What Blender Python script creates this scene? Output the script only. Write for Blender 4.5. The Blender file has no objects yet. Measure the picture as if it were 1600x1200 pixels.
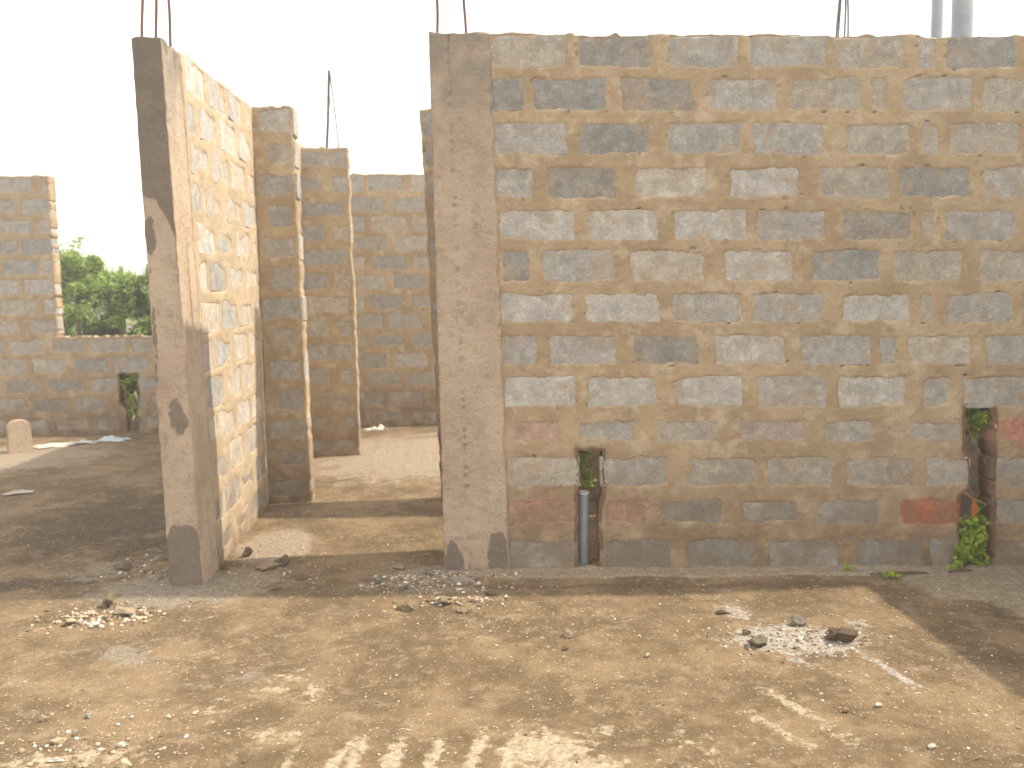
import bpy, math, random
import numpy as np
from mathutils import Matrix, Vector
random.seed(7)
scene = bpy.context.scene
COL = scene.collection
# ------------------------------------------------------------------ camera
cam = bpy.data.cameras.new('camera'); camo = bpy.data.objects.new('camera', cam); COL.objects.link(camo)
F = Vector((0.06442857, 0.99287594, -0.10023141)); Rt = Vector((0.99762274, -0.06654445, -0.01790839)); U = Vector((0.02445065, 0.09883932, 0.99480297))
camo.matrix_world = Matrix(((Rt.x, U.x, -F.x, 0), (Rt.y, U.y, -F.y, -5.16), (Rt.z, U.z, -F.z, 1.64), (0, 0, 0, 1)))
cam.sensor_width = 36; cam.lens = 1410/1600*36; cam.clip_end = 6000; cam.clip_start = .05
scene.camera = camo
cam.dof.use_dof = True; cam.dof.focus_distance = 3.5; cam.dof.aperture_fstop = 3.0
# ------------------------------------------------------------------ light
SUN = Vector((.88, .058, 1.0)).normalized()
w = bpy.data.worlds.new('World'); scene.world = w; w.use_nodes = True
nt = w.node_tree; nt.nodes.clear()
sky = nt.nodes.new('ShaderNodeTexSky'); sky.sky_type = 'NISHITA'; sky.sun_disc = False
sky.sun_elevation = math.asin(SUN.z); sky.sun_rotation = math.atan2(SUN.x, SUN.y)
sky.air_density = 1.0; sky.dust_density = 3.0; sky.ozone_density = .6; sky.altitude = 50
bg = nt.nodes.new('ShaderNodeBackground'); bg.inputs[1].default_value = .13
ou = nt.nodes.new('ShaderNodeOutputWorld')
veil = nt.nodes.new('ShaderNodeMix'); veil.data_type = 'RGBA'; veil.inputs[0].default_value = .66      # thick bright haze over the whole sky
veil.inputs[7].default_value = (10.0, 9.5, 8.7, 1); nt.links.new(sky.outputs[0], veil.inputs[6]); nt.links.new(veil.outputs[2], bg.inputs[0]); nt.links.new(bg.outputs[0], ou.inputs[0])
sl = bpy.data.lights.new('sun', 'SUN'); sl.energy = 3.2; sl.angle = math.radians(1.0); sl.color = (1.0, .89, .74)
so = bpy.data.objects.new('sun', sl); COL.objects.link(so); so.rotation_euler = SUN.to_track_quat('Z', 'Y').to_euler()
scene.view_settings.view_transform = 'Standard'; scene.view_settings.look = 'None'
scene.view_settings.exposure = 0.88; scene.view_settings.gamma = 1; scene.view_settings.use_curve_mapping = False

# ------------------------------------------------------------------ measured corners and blocks (metres)
C={'main': [[-0.08, 0.084, -0.0],[3.286, -0.248, 0.0],[-0.091, 0.085, 3.093],[3.162, -0.235, 2.992]], 'main_blocks': [(0.365, 0.787, 2.877, 3.06, 0, 0, 0),(0.857, 1.276, 2.878, 3.06, 0, -1, 0),(1.379, 1.785, 2.879, 3.06, 0, 0, 0),(1.84, 2.28, 2.879, 3.06, 0, 0, 0),(2.327, 2.725, 2.88, 3.06, 0, 0, 0),(2.8, 2.894, 2.88, 3.06, 0, 0, 0),(2.955, 3.346, 2.88, 3.06, 0, -1, 0),(0.343, 0.536, 2.641, 2.819, 0, -1, 0),(0.6, 1.017, 2.642, 2.82, 0, -1, 0),(1.106, 1.514, 2.643, 2.821, 0, -1, 0),(1.602, 2.004, 2.645, 2.823, 0, 0, 0),(2.069, 2.473, 2.646, 2.824, 0, 0, 0),(2.534, 2.628, 2.646, 2.825, 0, 0, 0),(2.715, 3.094, 2.647, 2.826, 0, 0, 0),(3.162, 3.553, 2.648, 2.828, 0, 0, 0),(0.362, 0.782, 2.4, 2.572, 0, 0, 0),(0.864, 1.259, 2.4, 2.573, 0, -1, 0),(1.362, 1.777, 2.401, 2.574, 0, 0, 0),(1.861, 2.259, 2.402, 2.575, 0, 0, 0),(2.376, 2.749, 2.402, 2.576, 0, 0, 0),(2.822, 2.905, 2.403, 2.577, 0, 0, 0),(2.973, 3.359, 2.403, 2.577, 0, 0, 0),(0.352, 0.587, 2.159, 2.332, 0, 0, 0),(0.672, 1.069, 2.159, 2.333, 0, -1, 0),(1.18, 1.6, 2.159, 2.333, 0, 1, 0),(1.711, 2.117, 2.159, 2.334, 0, 1, 0),(2.227, 2.624, 2.159, 2.334, 0, 0, 0),(2.685, 3.091, 2.16, 2.335, 0, -1, 0),(3.16, 3.552, 2.16, 2.336, 0, 0, 0),(0.379, 0.819, 1.926, 2.091, 0, 1, 0),(0.897, 1.297, 1.926, 2.091, 0, 1, 0),(1.397, 1.802, 1.926, 2.091, 0, 1, 0),(1.872, 2.268, 1.925, 2.091, 0, 0, 0),(2.363, 2.752, 1.925, 2.091, 0, -1, 0),(2.8, 2.887, 1.925, 2.091, 0, 0, 0),(2.941, 3.335, 1.925, 2.091, 0, 0, 0),(0.395, 0.548, 1.692, 1.869, 0, -1, 0),(0.638, 1.037, 1.691, 1.868, 0, 0, 0),(1.141, 1.57, 1.691, 1.868, 0, 1, 0),(1.677, 2.078, 1.69, 1.868, 0, 1, 0),(2.173, 2.572, 1.689, 1.867, 0, -1, 0),(2.652, 3.034, 1.688, 1.867, 0, 0, 0),(3.139, 3.533, 1.688, 1.867, 0, 0, 0),(0.373, 0.793, 1.462, 1.623, 0, 1, 0),(0.878, 1.295, 1.461, 1.622, 0, 1, 0),(1.381, 1.769, 1.46, 1.621, 0, 0, 0),(1.846, 2.247, 1.459, 1.62, 0, 0, 0),(2.35, 2.734, 1.458, 1.619, 0, 1, 0),(2.803, 2.869, 1.457, 1.619, 0, 0, 0),(2.952, 3.312, 1.456, 1.618, 0, 0, 0),(0.393, 0.577, 1.22, 1.382, 0, 0, 0),(0.656, 1.048, 1.219, 1.381, 0, 0, 0),(1.153, 1.513, 1.217, 1.38, 0, -1, 0),(1.624, 2.024, 1.216, 1.378, 0, 1, 0),(2.112, 2.512, 1.214, 1.377, 0, 0, 0),(2.567, 2.655, 1.213, 1.376, 0, 0, 0),(2.725, 3.093, 1.212, 1.375, 0, 1, 0),(3.169, 3.55, 1.21, 1.374, 0, 0, 0),(0.387, 0.796, 0.975, 1.146, 0, 1, 0),(0.882, 1.278, 0.973, 1.144, 0, 1, 0),(1.39, 1.769, 0.971, 1.142, 0, 1, 0),(1.869, 2.256, 0.969, 1.14, 0, 0, 0),(2.33, 2.715, 0.967, 1.139, 0, 1, 0),(2.81, 2.964, 0.965, 1.137, 0, 0, 0),(3.029, 3.415, 0.963, 1.136, 0, 0, 0),(0.422, 0.723, 0.758, 0.904, 0.3, 0, 0.9),(0.798, 1.15, 0.756, 0.902, 0, 0, 0.9),(1.262, 1.639, 0.753, 0.9, 0, 0, 0.9),(1.732, 2.146, 0.751, 0.898, 0.15, 0, 0.9),(2.217, 2.548, 0.749, 0.896, 0, 0, 0.9),(2.728, 3.043, 0.746, 0.893, 0, 0, 0.9),(3.221, 3.531, 0.743, 0.891, 0.6, 0, 0.9),(0.389, 0.8, 0.509, 0.675, 0, 1, 0.1),(0.943, 1.325, 0.505, 0.672, 0, 0, 0.1),(1.452, 1.839, 0.502, 0.669, 0, 0, 0.1),(1.91, 2.284, 0.499, 0.667, 0, 0, 0.1),(2.354, 2.748, 0.497, 0.664, 0, 0, 0.1),(2.821, 3.071, 0.494, 0.662, 0, 1, 0.1),(3.224, 3.476, 0.492, 0.66, 0, 0, 0.1),(0.39, 0.795, 0.276, 0.429, 0.5, 0, 0.35),(0.96, 1.208, 0.273, 0.426, 0.45, 0, 0.35),(1.272, 1.646, 0.27, 0.423, 0, -1, 0.35),(1.75, 2.099, 0.267, 0.42, 0, 0, 0.35),(2.196, 2.558, 0.264, 0.417, 0, 0, 0.35),(2.669, 3.014, 0.26, 0.414, 1.0, 0, 0.35),(3.223, 3.53, 0.257, 0.411, 0, 0, 0.35),(0.384, 0.789, 0.011, 0.196, 0, 0, 0.5),(0.936, 1.346, 0.006, 0.192, 0, -1, 0.5),(1.428, 1.836, 0.003, 0.188, 0, -1, 0.5),(1.907, 2.315, -0.001, 0.185, 0, 0, 0.5),(2.404, 2.796, -0.005, 0.181, 0, -1, 0.5),(2.84, 3.005, -0.008, 0.179, 0, -1, 0.5),(3.222, 3.474, -0.011, 0.175, 0, 0, 0.5)], 'hole1': [[0.807, 0.719],[0.949, 0.707],[0.94, 0.446],[0.923, 0.389],[0.919, 0.02],[0.791, 0.013],[0.804, 0.447]], 'hole2': [[3.051, 0.976],[3.208, 0.967],[3.203, 0.009],[3.005, 0.003],[3.015, 0.432],[3.07, 0.47],[3.071, 0.673],[3.049, 0.719]], 'colw': [0.388, 0.36], 'left': [[-1.456, -0.033, 0.0],[-1.498, 2.037, 0.0],[-1.53, -0.033, 3.043],[-1.492, 2.037, 3.093]], 'leftcol': [[-1.66, 0.015, 0.0],[-1.456, -0.033, 0.0],[-1.696, 0.015, 3.059],[-1.53, -0.033, 3.043]], 'stub1': [[-1.498, 2.037, 0.0],[-1.159, 2.033, 0.0],[-1.492, 2.037, 3.093],[-1.191, 2.033, 3.095]], 'cross': [[-0.119, 1.906, 0.0],[1.439, 1.726, 0.0],[-0.201, 1.906, 3.042],[1.401, 1.726, 2.998]], 'stub2': [[-1.577, 4.063, 0.0],[-0.975, 4.073, 0.0],[-1.637, 4.063, 3.106],[-0.988, 4.073, 3.103]], 'back': [[-5.337, 6.26, 0.0],[-0.406, 6.147, 0.0],[-5.332, 6.26, 3.149],[-0.359, 6.147, 3.111]], 'holeb': [[1.224, 0.709],[1.433, 0.697],[1.425, 0.278],[1.411, 0.021],[1.286, 0.016],[1.293, 0.281],[1.213, 0.376]], 'rebar2': [[-1.214, 4.17, 3.114],[-1.16, 4.17, 3.873],[-1.094, 4.17, 3.113],[-1.154, 4.17, 3.861]], 'rebarL': [[[-1.649, 0.05, 3.025],[-1.625, 0.05, 3.561]],[[-1.589, 0.1, 3.038],[-1.572, 0.1, 3.58]],[[-1.547, 0.22, 3.017],[-1.552, 0.22, 3.624]]], 'rebarM': [[[-0.048, 0.25, 3.078],[-0.037, 0.25, 3.646]],[[0.119, 0.25, 3.078],[0.11, 0.25, 3.647]]], 'rebarR': [[[3.111, 2.1, 3.469],[3.15, 2.1, 4.207]],[[3.154, 2.15, 3.482],[3.176, 2.15, 4.225]],[[3.212, 2.15, 3.482],[3.203, 2.15, 4.225]],[[3.266, 2.2, 3.494],[3.235, 2.2, 4.243]]]}

# ------------------------------------------------------------------ numpy noise
def hsh(ix, iy, seed):
    n = (ix.astype(np.int64)*374761393 + iy.astype(np.int64)*668265263 + seed*1274126177) & 0xffffffff
    n = ((n ^ (n >> 13))*1274126177) & 0xffffffff
    n = (n ^ (n >> 16)) & 0xffffffff
    return n/4294967295.0
def vn(x, y, size, seed=0):
    x = np.asarray(x, float)/size; y = np.asarray(y, float)/size
    ix = np.floor(x); iy = np.floor(y); fx = x-ix; fy = y-iy
    fx = fx*fx*(3-2*fx); fy = fy*fy*(3-2*fy)
    a = hsh(ix, iy, seed); b = hsh(ix+1, iy, seed); c = hsh(ix, iy+1, seed); d = hsh(ix+1, iy+1, seed)
    return ((a*(1-fx)+b*fx)*(1-fy)+(c*(1-fx)+d*fx)*fy)*2-1
def fbm(x, y, size, seed=0, o=3):
    s = 0; a = 1; t = 0
    for k in range(o):
        s = s+a*vn(x+k*1.7, y-k*2.3, size/2**k, seed+k*17); t += a; a *= .5
    return s/t
def inpoly(x, y, P):
    r = np.zeros(x.shape, bool); n = len(P)
    for i in range(n):
        x0, y0 = P[i]; x1, y1 = P[(i+1) % n]
        if y0 == y1: continue
        c = ((y0 > y) != (y1 > y)) & (x < (x1-x0)*(y-y0)/(y1-y0)+x0)
        r ^= c
    return r

# ------------------------------------------------------------------ object helpers
def tag(o, label=None, cat=None, group=None, kind=None):
    if label: o['label'] = label
    if cat: o['category'] = cat
    if group: o['group'] = group
    if kind: o['kind'] = kind
    return o
def link(name, me, mat=None, parent=None, smooth=False):
    o = bpy.data.objects.new(name, me); COL.objects.link(o)
    if mat and not me.materials: me.materials.append(mat)
    if smooth: me.polygons.foreach_set('use_smooth', [True]*len(me.polygons))
    if parent:
        o.parent = parent; o.matrix_parent_inverse = Matrix.Translation(-Vector(parent.location))
    return o
def mesh(name, v, f):
    me = bpy.data.meshes.new(name)
    v = np.asarray(v, float)
    if isinstance(f, np.ndarray):
        me.vertices.add(len(v)); me.vertices.foreach_set('co', v.ravel())
        k = f.shape[1]
        me.loops.add(f.size); me.loops.foreach_set('vertex_index', f.ravel().astype(np.int32))
        me.polygons.add(len(f)); me.polygons.foreach_set('loop_start', np.arange(0, f.size, k, dtype=np.int32))
        me.polygons.foreach_set('loop_total', np.full(len(f), k, dtype=np.int32))
        me.update(calc_edges=True); me.validate()
    else:
        me.from_pydata([tuple(p) for p in v], [], f); me.update()
    return me
def attr(me, name, arr):
    a = me.attributes.new(name, 'FLOAT', 'POINT'); a.data.foreach_set('value', np.asarray(arr, np.float32))
def empty(name, loc):
    o = bpy.data.objects.new(name, None); COL.objects.link(o); o.location = loc; o.empty_display_size = .1; return o
def tube_v(pts, rad, n=8, closed=True):
    V = []; Fc = []
    m = len(pts)
    for i, p in enumerate(pts):
        p = Vector(p); t = (Vector(pts[min(i+1, m-1)])-Vector(pts[max(i-1, 0)])).normalized()
        a = t.orthogonal().normalized() if abs(t.z) < .9 else Vector((1, 0, 0)); a = (a-t*a.dot(t)).normalized(); b = t.cross(a)
        rr = rad[i] if isinstance(rad, (list, tuple)) else rad
        for k in range(n):
            q = 2*math.pi*k/n; V.append(p+a*math.cos(q)*rr+b*math.sin(q)*rr)
    for i in range(m-1):
        for k in range(n):
            Fc.append((i*n+k, i*n+(k+1) % n, (i+1)*n+(k+1) % n, (i+1)*n+k))
    if closed: Fc.append(tuple(range(n))[::-1]); Fc.append(tuple((m-1)*n+k for k in range(n)))
    return V, Fc

# ------------------------------------------------------------------ materials
class NB:
    def __init__(s, name, rough=.9):
        s.m = bpy.data.materials.new(name); s.m.use_nodes = True; s.t = s.m.node_tree
        s.b = s.t.nodes['Principled BSDF']; s.b.inputs['Roughness'].default_value = rough
        s.b.inputs['Specular IOR Level'].default_value = .2
        s.pos = s.t.nodes.new('ShaderNodeNewGeometry').outputs['Position']
    def n(s, ty, **k):
        q = s.t.nodes.new(ty)
        for a, b in k.items(): setattr(q, a, b)
        return q
    def l(s, a, b): s.t.links.new(a, b)
    def noise(s, scale, detail=4, rough=.6, dist=0, vec=None, off=0, stretch=None):
        q = s.n('ShaderNodeTexNoise'); q.inputs['Scale'].default_value = scale; q.inputs['Detail'].default_value = detail
        q.inputs['Roughness'].default_value = rough; q.inputs['Distortion'].default_value = dist
        mp = s.n('ShaderNodeMapping'); mp.inputs['Location'].default_value = (off, off*1.3, off*.7)
        if stretch: mp.inputs['Scale'].default_value = stretch
        s.l(vec or s.pos, mp.inputs['Vector']); s.l(mp.outputs[0], q.inputs['Vector'])
        return q.outputs['Fac']
    def ramp(s, fac, a, b, va=0., vb=1.):
        q = s.n('ShaderNodeMapRange', interpolation_type='SMOOTHSTEP'); q.clamp = True
        for i, v in enumerate((a, b, va, vb)): q.inputs[i+1].default_value = v
        s.l(fac, q.inputs[0]); return q.outputs[0]
    def math(s, op, a, b=None):
        q = s.n('ShaderNodeMath', operation=op)
        for i, v in enumerate((a, b)):
            if v is None: continue
            if isinstance(v, (int, float)): q.inputs[i].default_value = v
            else: s.l(v, q.inputs[i])
        return q.outputs[0]
    def mix(s, fac, a, b, mode='MIX'):
        q = s.n('ShaderNodeMix', data_type='RGBA', blend_type=mode)
        for i, v in ((0, fac), (6, a), (7, b)):
            if isinstance(v, (int, float)): q.inputs[i].default_value = v
            elif isinstance(v, tuple): q.inputs[i].default_value = v+(1,)
            else: s.l(v, q.inputs[i])
        return q.outputs[2]
    def attr(s, name):
        q = s.n('ShaderNodeAttribute', attribute_name=name); return q.outputs['Fac']
    def objcol(s):
        return s.n('ShaderNodeObjectInfo').outputs['Color']
    def col(s, c):
        if isinstance(c, tuple): s.b.inputs['Base Color'].default_value = c+(1,)
        else: s.l(c, s.b.inputs['Base Color'])
    def bump(s, h, strength=.5, dist=.01):
        q = s.n('ShaderNodeBump'); q.inputs['Strength'].default_value = strength; q.inputs['Distance'].default_value = dist
        s.l(h, q.inputs['Height']); s.l(q.outputs[0], s.b.inputs['Normal'])

MORTAR = (.40, .275, .165); EARTH = (.20, .13, .075)
def make_mortar():
    k = NB('sandy_mortar'); c = k.mix(k.ramp(k.noise(3.2, 5), .35, .68), (.345, .250, .150), (.445, .338, .212))
    c = k.mix(k.math('MULTIPLY', k.ramp(k.noise(9, 5, off=3), .50, .68), .6), c, (.55, .455, .325))
    c = k.mix(k.math('MULTIPLY', k.ramp(k.noise(12, 7, .7, off=8), .52, .68), .5), c, (.27, .195, .125))
    # grey cement wash left where a block lies just under the mortar
    c = k.mix(k.math('MULTIPLY', k.attr('wash'), k.ramp(k.noise(22, 5, off=5), .40, .62, .15, .8)), c, (.34, .305, .245))
    c = k.mix(k.attr('pale'), c, (.56, .475, .36))
    d = k.math('MULTIPLY', k.attr('dirt_shade'), k.ramp(k.noise(7, 6, off=11), .32, .66, .25, 1.0))
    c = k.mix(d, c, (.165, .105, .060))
    c = k.mix(k.math('MULTIPLY', k.attr('red'), k.ramp(k.noise(16, 5, off=2), .35, .6)), c, (.40, .10, .04))
    c = k.mix(k.ramp(k.noise(170, 3, off=4), .62, .74, 0, .45), c, (.10, .07, .05))
    c = k.mix(k.ramp(k.noise(230, 2, off=14), .64, .74, 0, .35), c, (.6, .5, .38))
    k.col(c); h = k.math('ADD', k.noise(120, 4), k.math('MULTIPLY', k.noise(30, 5), 1.3)); k.bump(h, .55, .006); return k.m
def make_block():
    k = NB('sandcrete_block'); c = k.objcol()
    c = k.mix(k.ramp(k.noise(11, 6, off=1), .38, .66, 0, .8), c, (.72, .715, .71), 'MULTIPLY')
    c = k.mix(k.ramp(k.noise(34, 8, .8, off=17), .50, .68, 0, .7), c, (.68, .67, .66), 'MULTIPLY')
    c = k.mix(k.ramp(k.noise(22, 7, .7, off=6), .48, .68, 0, .8), c, (1.42, 1.40, 1.36), 'MULTIPLY')
    c = k.mix(k.ramp(k.noise(8, 6, off=9), .50, .66, 0, .55), c, (.41, .30, .195))
    z = k.n('ShaderNodeSeparateXYZ'); k.l(k.pos, z.inputs[0])
    g = k.math('MULTIPLY', k.ramp(z.outputs[2], .15, .85, 1, 0), k.ramp(k.noise(6, 6, off=21), .30, .60, .25, .9))
    c = k.mix(k.math('MULTIPLY', g, .85), c, (.20, .145, .092))
    c = k.mix(k.ramp(k.noise(150, 3, off=4), .58, .70, 0, .6), c, (.085, .075, .065))
    c = k.mix(k.ramp(k.noise(190, 2, off=14), .60, .72, 0, .45), c, (.62, .58, .5))
    k.col(c); h = k.math('ADD', k.noise(140, 4), k.math('MULTIPLY', k.noise(38, 5), 1.2)); k.bump(h, .8, .007); return k.m
def make_concrete():
    k = NB('cast_concrete'); c = k.mix(k.ramp(k.noise(2.6, 5), .35, .68), (.47, .36, .26), (.57, .455, .335))
    c = k.mix(k.math('MULTIPLY', k.ramp(k.noise(5, 6, off=3, stretch=(1, 1, .35)), .5, .72), .5), c, (.52, .43, .33))
    z = k.n('ShaderNodeSeparateXYZ'); k.l(k.pos, z.inputs[0])
    c = k.mix(k.math('MULTIPLY', k.ramp(z.outputs[2], 2.2, 3.1), k.ramp(k.noise(6, 5, off=30), .3, .6, .3, .9)), c, (.25, .225, .185))
    c = k.mix(k.math('MULTIPLY', k.ramp(k.noise(18, 6, off=8), .55, .72), .35), c, (.23, .165, .115))
    s = k.math('ADD', k.attr('stain'), k.math('MULTIPLY', k.math('SUBTRACT', k.noise(10, 6, off=15), .5), 1.1))
    c = k.mix(k.ramp(s, .42, .56, 0, .85), c, (.175, .145, .113))
    c = k.mix(k.ramp(k.noise(75, 3, off=4), .64, .70, 0, .65), c, (.12, .09, .07))
    c = k.mix(k.ramp(k.noise(9, 8, .8, off=34), .50, .60, 0, .35), c, (.30, .23, .16))
    k.col(c); h = k.math('ADD', k.noise(150, 4), k.math('MULTIPLY', k.noise(24, 6, .7), 3.0)); k.bump(h, .8, .008); return k.m
def make_ground():
    k = NB('dusty_slab_ground', .95)
    c = k.mix(k.ramp(k.noise(1.9, 8, .7), .42, .60), (.132, .089, .047), (.232, .163, .092))
    c = k.mix(k.ramp(k.noise(5.5, 7, off=2), .46, .70, 0, .6), c, (.112, .076, .042))
    c = k.mix(k.ramp(k.noise(13, 7, .7, off=5), .50, .66, 0, .55), c, (.31, .235, .15))
    c = k.mix(k.ramp(k.noise(30, 7, .7, off=6), .52, .66, 0, .5), c, (.14, .10, .065))
    def m(name, off, sc, col, amp=1.1, a=.40, b=.58, top=.9):
        nonlocal c
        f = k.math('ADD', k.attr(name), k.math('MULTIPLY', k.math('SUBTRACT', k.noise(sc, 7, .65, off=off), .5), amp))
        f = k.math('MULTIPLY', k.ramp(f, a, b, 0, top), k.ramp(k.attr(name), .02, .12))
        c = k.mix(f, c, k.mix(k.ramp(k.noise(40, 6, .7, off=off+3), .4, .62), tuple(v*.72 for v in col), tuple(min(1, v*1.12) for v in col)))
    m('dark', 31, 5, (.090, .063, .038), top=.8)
    m('grey', 37, 9, (.255, .215, .160), amp=1.3, top=.85)
    m('apron_sun', 41, 5, (.325, .262, .190), amp=.8, top=.9)
    m('dark_band', 43, 6, (.14, .09, .05), top=.7)
    m('lime', 47, 18, (.44, .36, .25), amp=2.0, a=.33, b=.66, top=.85)
    m('ash', 53, 26, (.40, .37, .32), amp=1.7, a=.32, b=.60, top=.9)
    c = k.mix(k.ramp(k.noise(95, 4, off=4), .60, .68, 0, .65), c, (.095, .065, .042))
    c = k.mix(k.ramp(k.noise(80, 3, off=14), .64, .70, 0, .75), c, (.56, .48, .36))
    c = k.mix(k.ramp(k.noise(42, 3, off=44), .665, .70, 0, .8), c, (.55, .47, .36))
    c = k.mix(k.ramp(k.noise(230, 2, off=24), .60, .72, 0, .35), c, (.50, .41, .29))
    k.col(c); h = k.math('ADD', k.math('MULTIPLY', k.noise(110, 5), .8), k.math('MULTIPLY', k.noise(22, 6), 1.6)); k.bump(h, .7, .012); return k.m
def make_plain(name, col, col2, scale=40, rough=.85, bump=.4, dist=.006, objc=False, spec=.2):
    k = NB(name, rough); k.b.inputs['Specular IOR Level'].default_value = spec
    c = k.mix(k.ramp(k.noise(scale, 5), .38, .66), k.objcol() if objc else col, col2 if not objc else k.mix(.4, k.objcol(), col2))
    k.col(c); k.bump(k.noise(scale*2.5, 4), bump, dist); return k.m
def make_leaf(name, c1, c2, c3):
    k = NB(name, .55); k.b.inputs['Specular IOR Level'].default_value = .35
    a = k.attr('tone'); c = k.mix(k.ramp(a, 0, .55), c1, c2); c = k.mix(k.ramp(a, .86, .98), c, c3); k.col(c)
    tr = k.n('ShaderNodeBsdfTranslucent'); k.l(k.mix(.5, c, (.16, .24, .03)), tr.inputs[0])
    mx = k.n('ShaderNodeMixShader'); mx.inputs[0].default_value = .42
    k.l(k.b.outputs[0], mx.inputs[1]); k.l(tr.outputs[0], mx.inputs[2]); k.l(mx.outputs[0], k.t.nodes['Material Output'].inputs[0]); return k.m
M = dict(mortar=make_mortar(), block=make_block(), concrete=make_concrete(), ground=make_ground(),
         rubble=make_plain('broken_mortar', (.3, .25, .2), (.16, .12, .085), 45, .95, .9, .012, True),
         pebble=make_plain('pebble_stone', (.36, .29, .21), (.55, .46, .34), 7, .85, .3),
         rust=make_plain('rusty_steel', (.115, .072, .06), (.20, .11, .085), 60, .7, .5, .003),
         steel=make_plain('dark_steel', (.07, .068, .07), (.13, .11, .10), 60, .6, .5, .003),
         pvc=make_plain('grey_plastic_pipe', (.21, .235, .255), (.25, .27, .285), 9, .42, .05, .002, spec=.5),
         pvc_end=make_plain('pale_pipe_rim', (.62, .62, .60), (.70, .70, .68), 20, .5, .05),
         cloth=make_plain('dirty_sheet', (.6, .6, .6), (.36, .32, .27), 14, .7, .3, .004, True),
         twig=make_plain('dry_twig', (.22, .15, .09), (.36, .26, .16), 50, .8, .4, .003),
         bark=make_plain('brown_bark', (.10, .075, .05), (.17, .13, .09), 30, .9, .6),
         leaf=make_leaf('shrub_leaf', (.16, .27, .07), (.35, .47, .13), (.48, .36, .22)),
         weed=make_leaf('weed_leaf', (.09, .20, .03), (.38, .50, .06), (.62, .55, .10)),
         dryleaf=make_plain('orange_dry_leaf', (.42, .13, .04), (.30, .10, .04), 30))

# ------------------------------------------------------------------ sandcrete block meshes
def block_mesh(sx, sy, sz, seed):
    rr = random.Random(seed); b = .007; V = []
    for ix in (-1, 1):
        for iy in (-1, 1):
            for iz in (-1, 1):
                j = [rr.uniform(-.003, .003) for _ in range(3)]
                c = (ix*sx/2+j[0], iy*sy/2+j[1]*.4, iz*sz/2+j[2])
                V += [(c[0]-ix*b, c[1], c[2]-iz*b), (c[0], c[1]-iy*b, c[2]-iz*b), (c[0]-ix*b, c[1]-iy*b, c[2])]
    me = bpy.data.meshes.new('block'); import bmesh
    bm = bmesh.new()
    for v in V: bm.verts.new(v)
    bmesh.ops.convex_hull(bm, input=bm.verts); bmesh.ops.recalc_face_normals(bm, faces=bm.faces)
    bm.to_mesh(me); bm.free(); me.materials.append(M['block']); return me
BM = {}
def get_block(w_, t_):
    key = (0 if w_ > .28 else (1 if w_ > .14 else 2), round(t_, 2), random.randrange(4))
    if key not in BM: BM[key] = block_mesh((.40, .2, .1)[key[0]], t_, .19, hash(key) % 9999)
    return BM[key], (.40, .2, .1)[key[0]]

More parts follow.
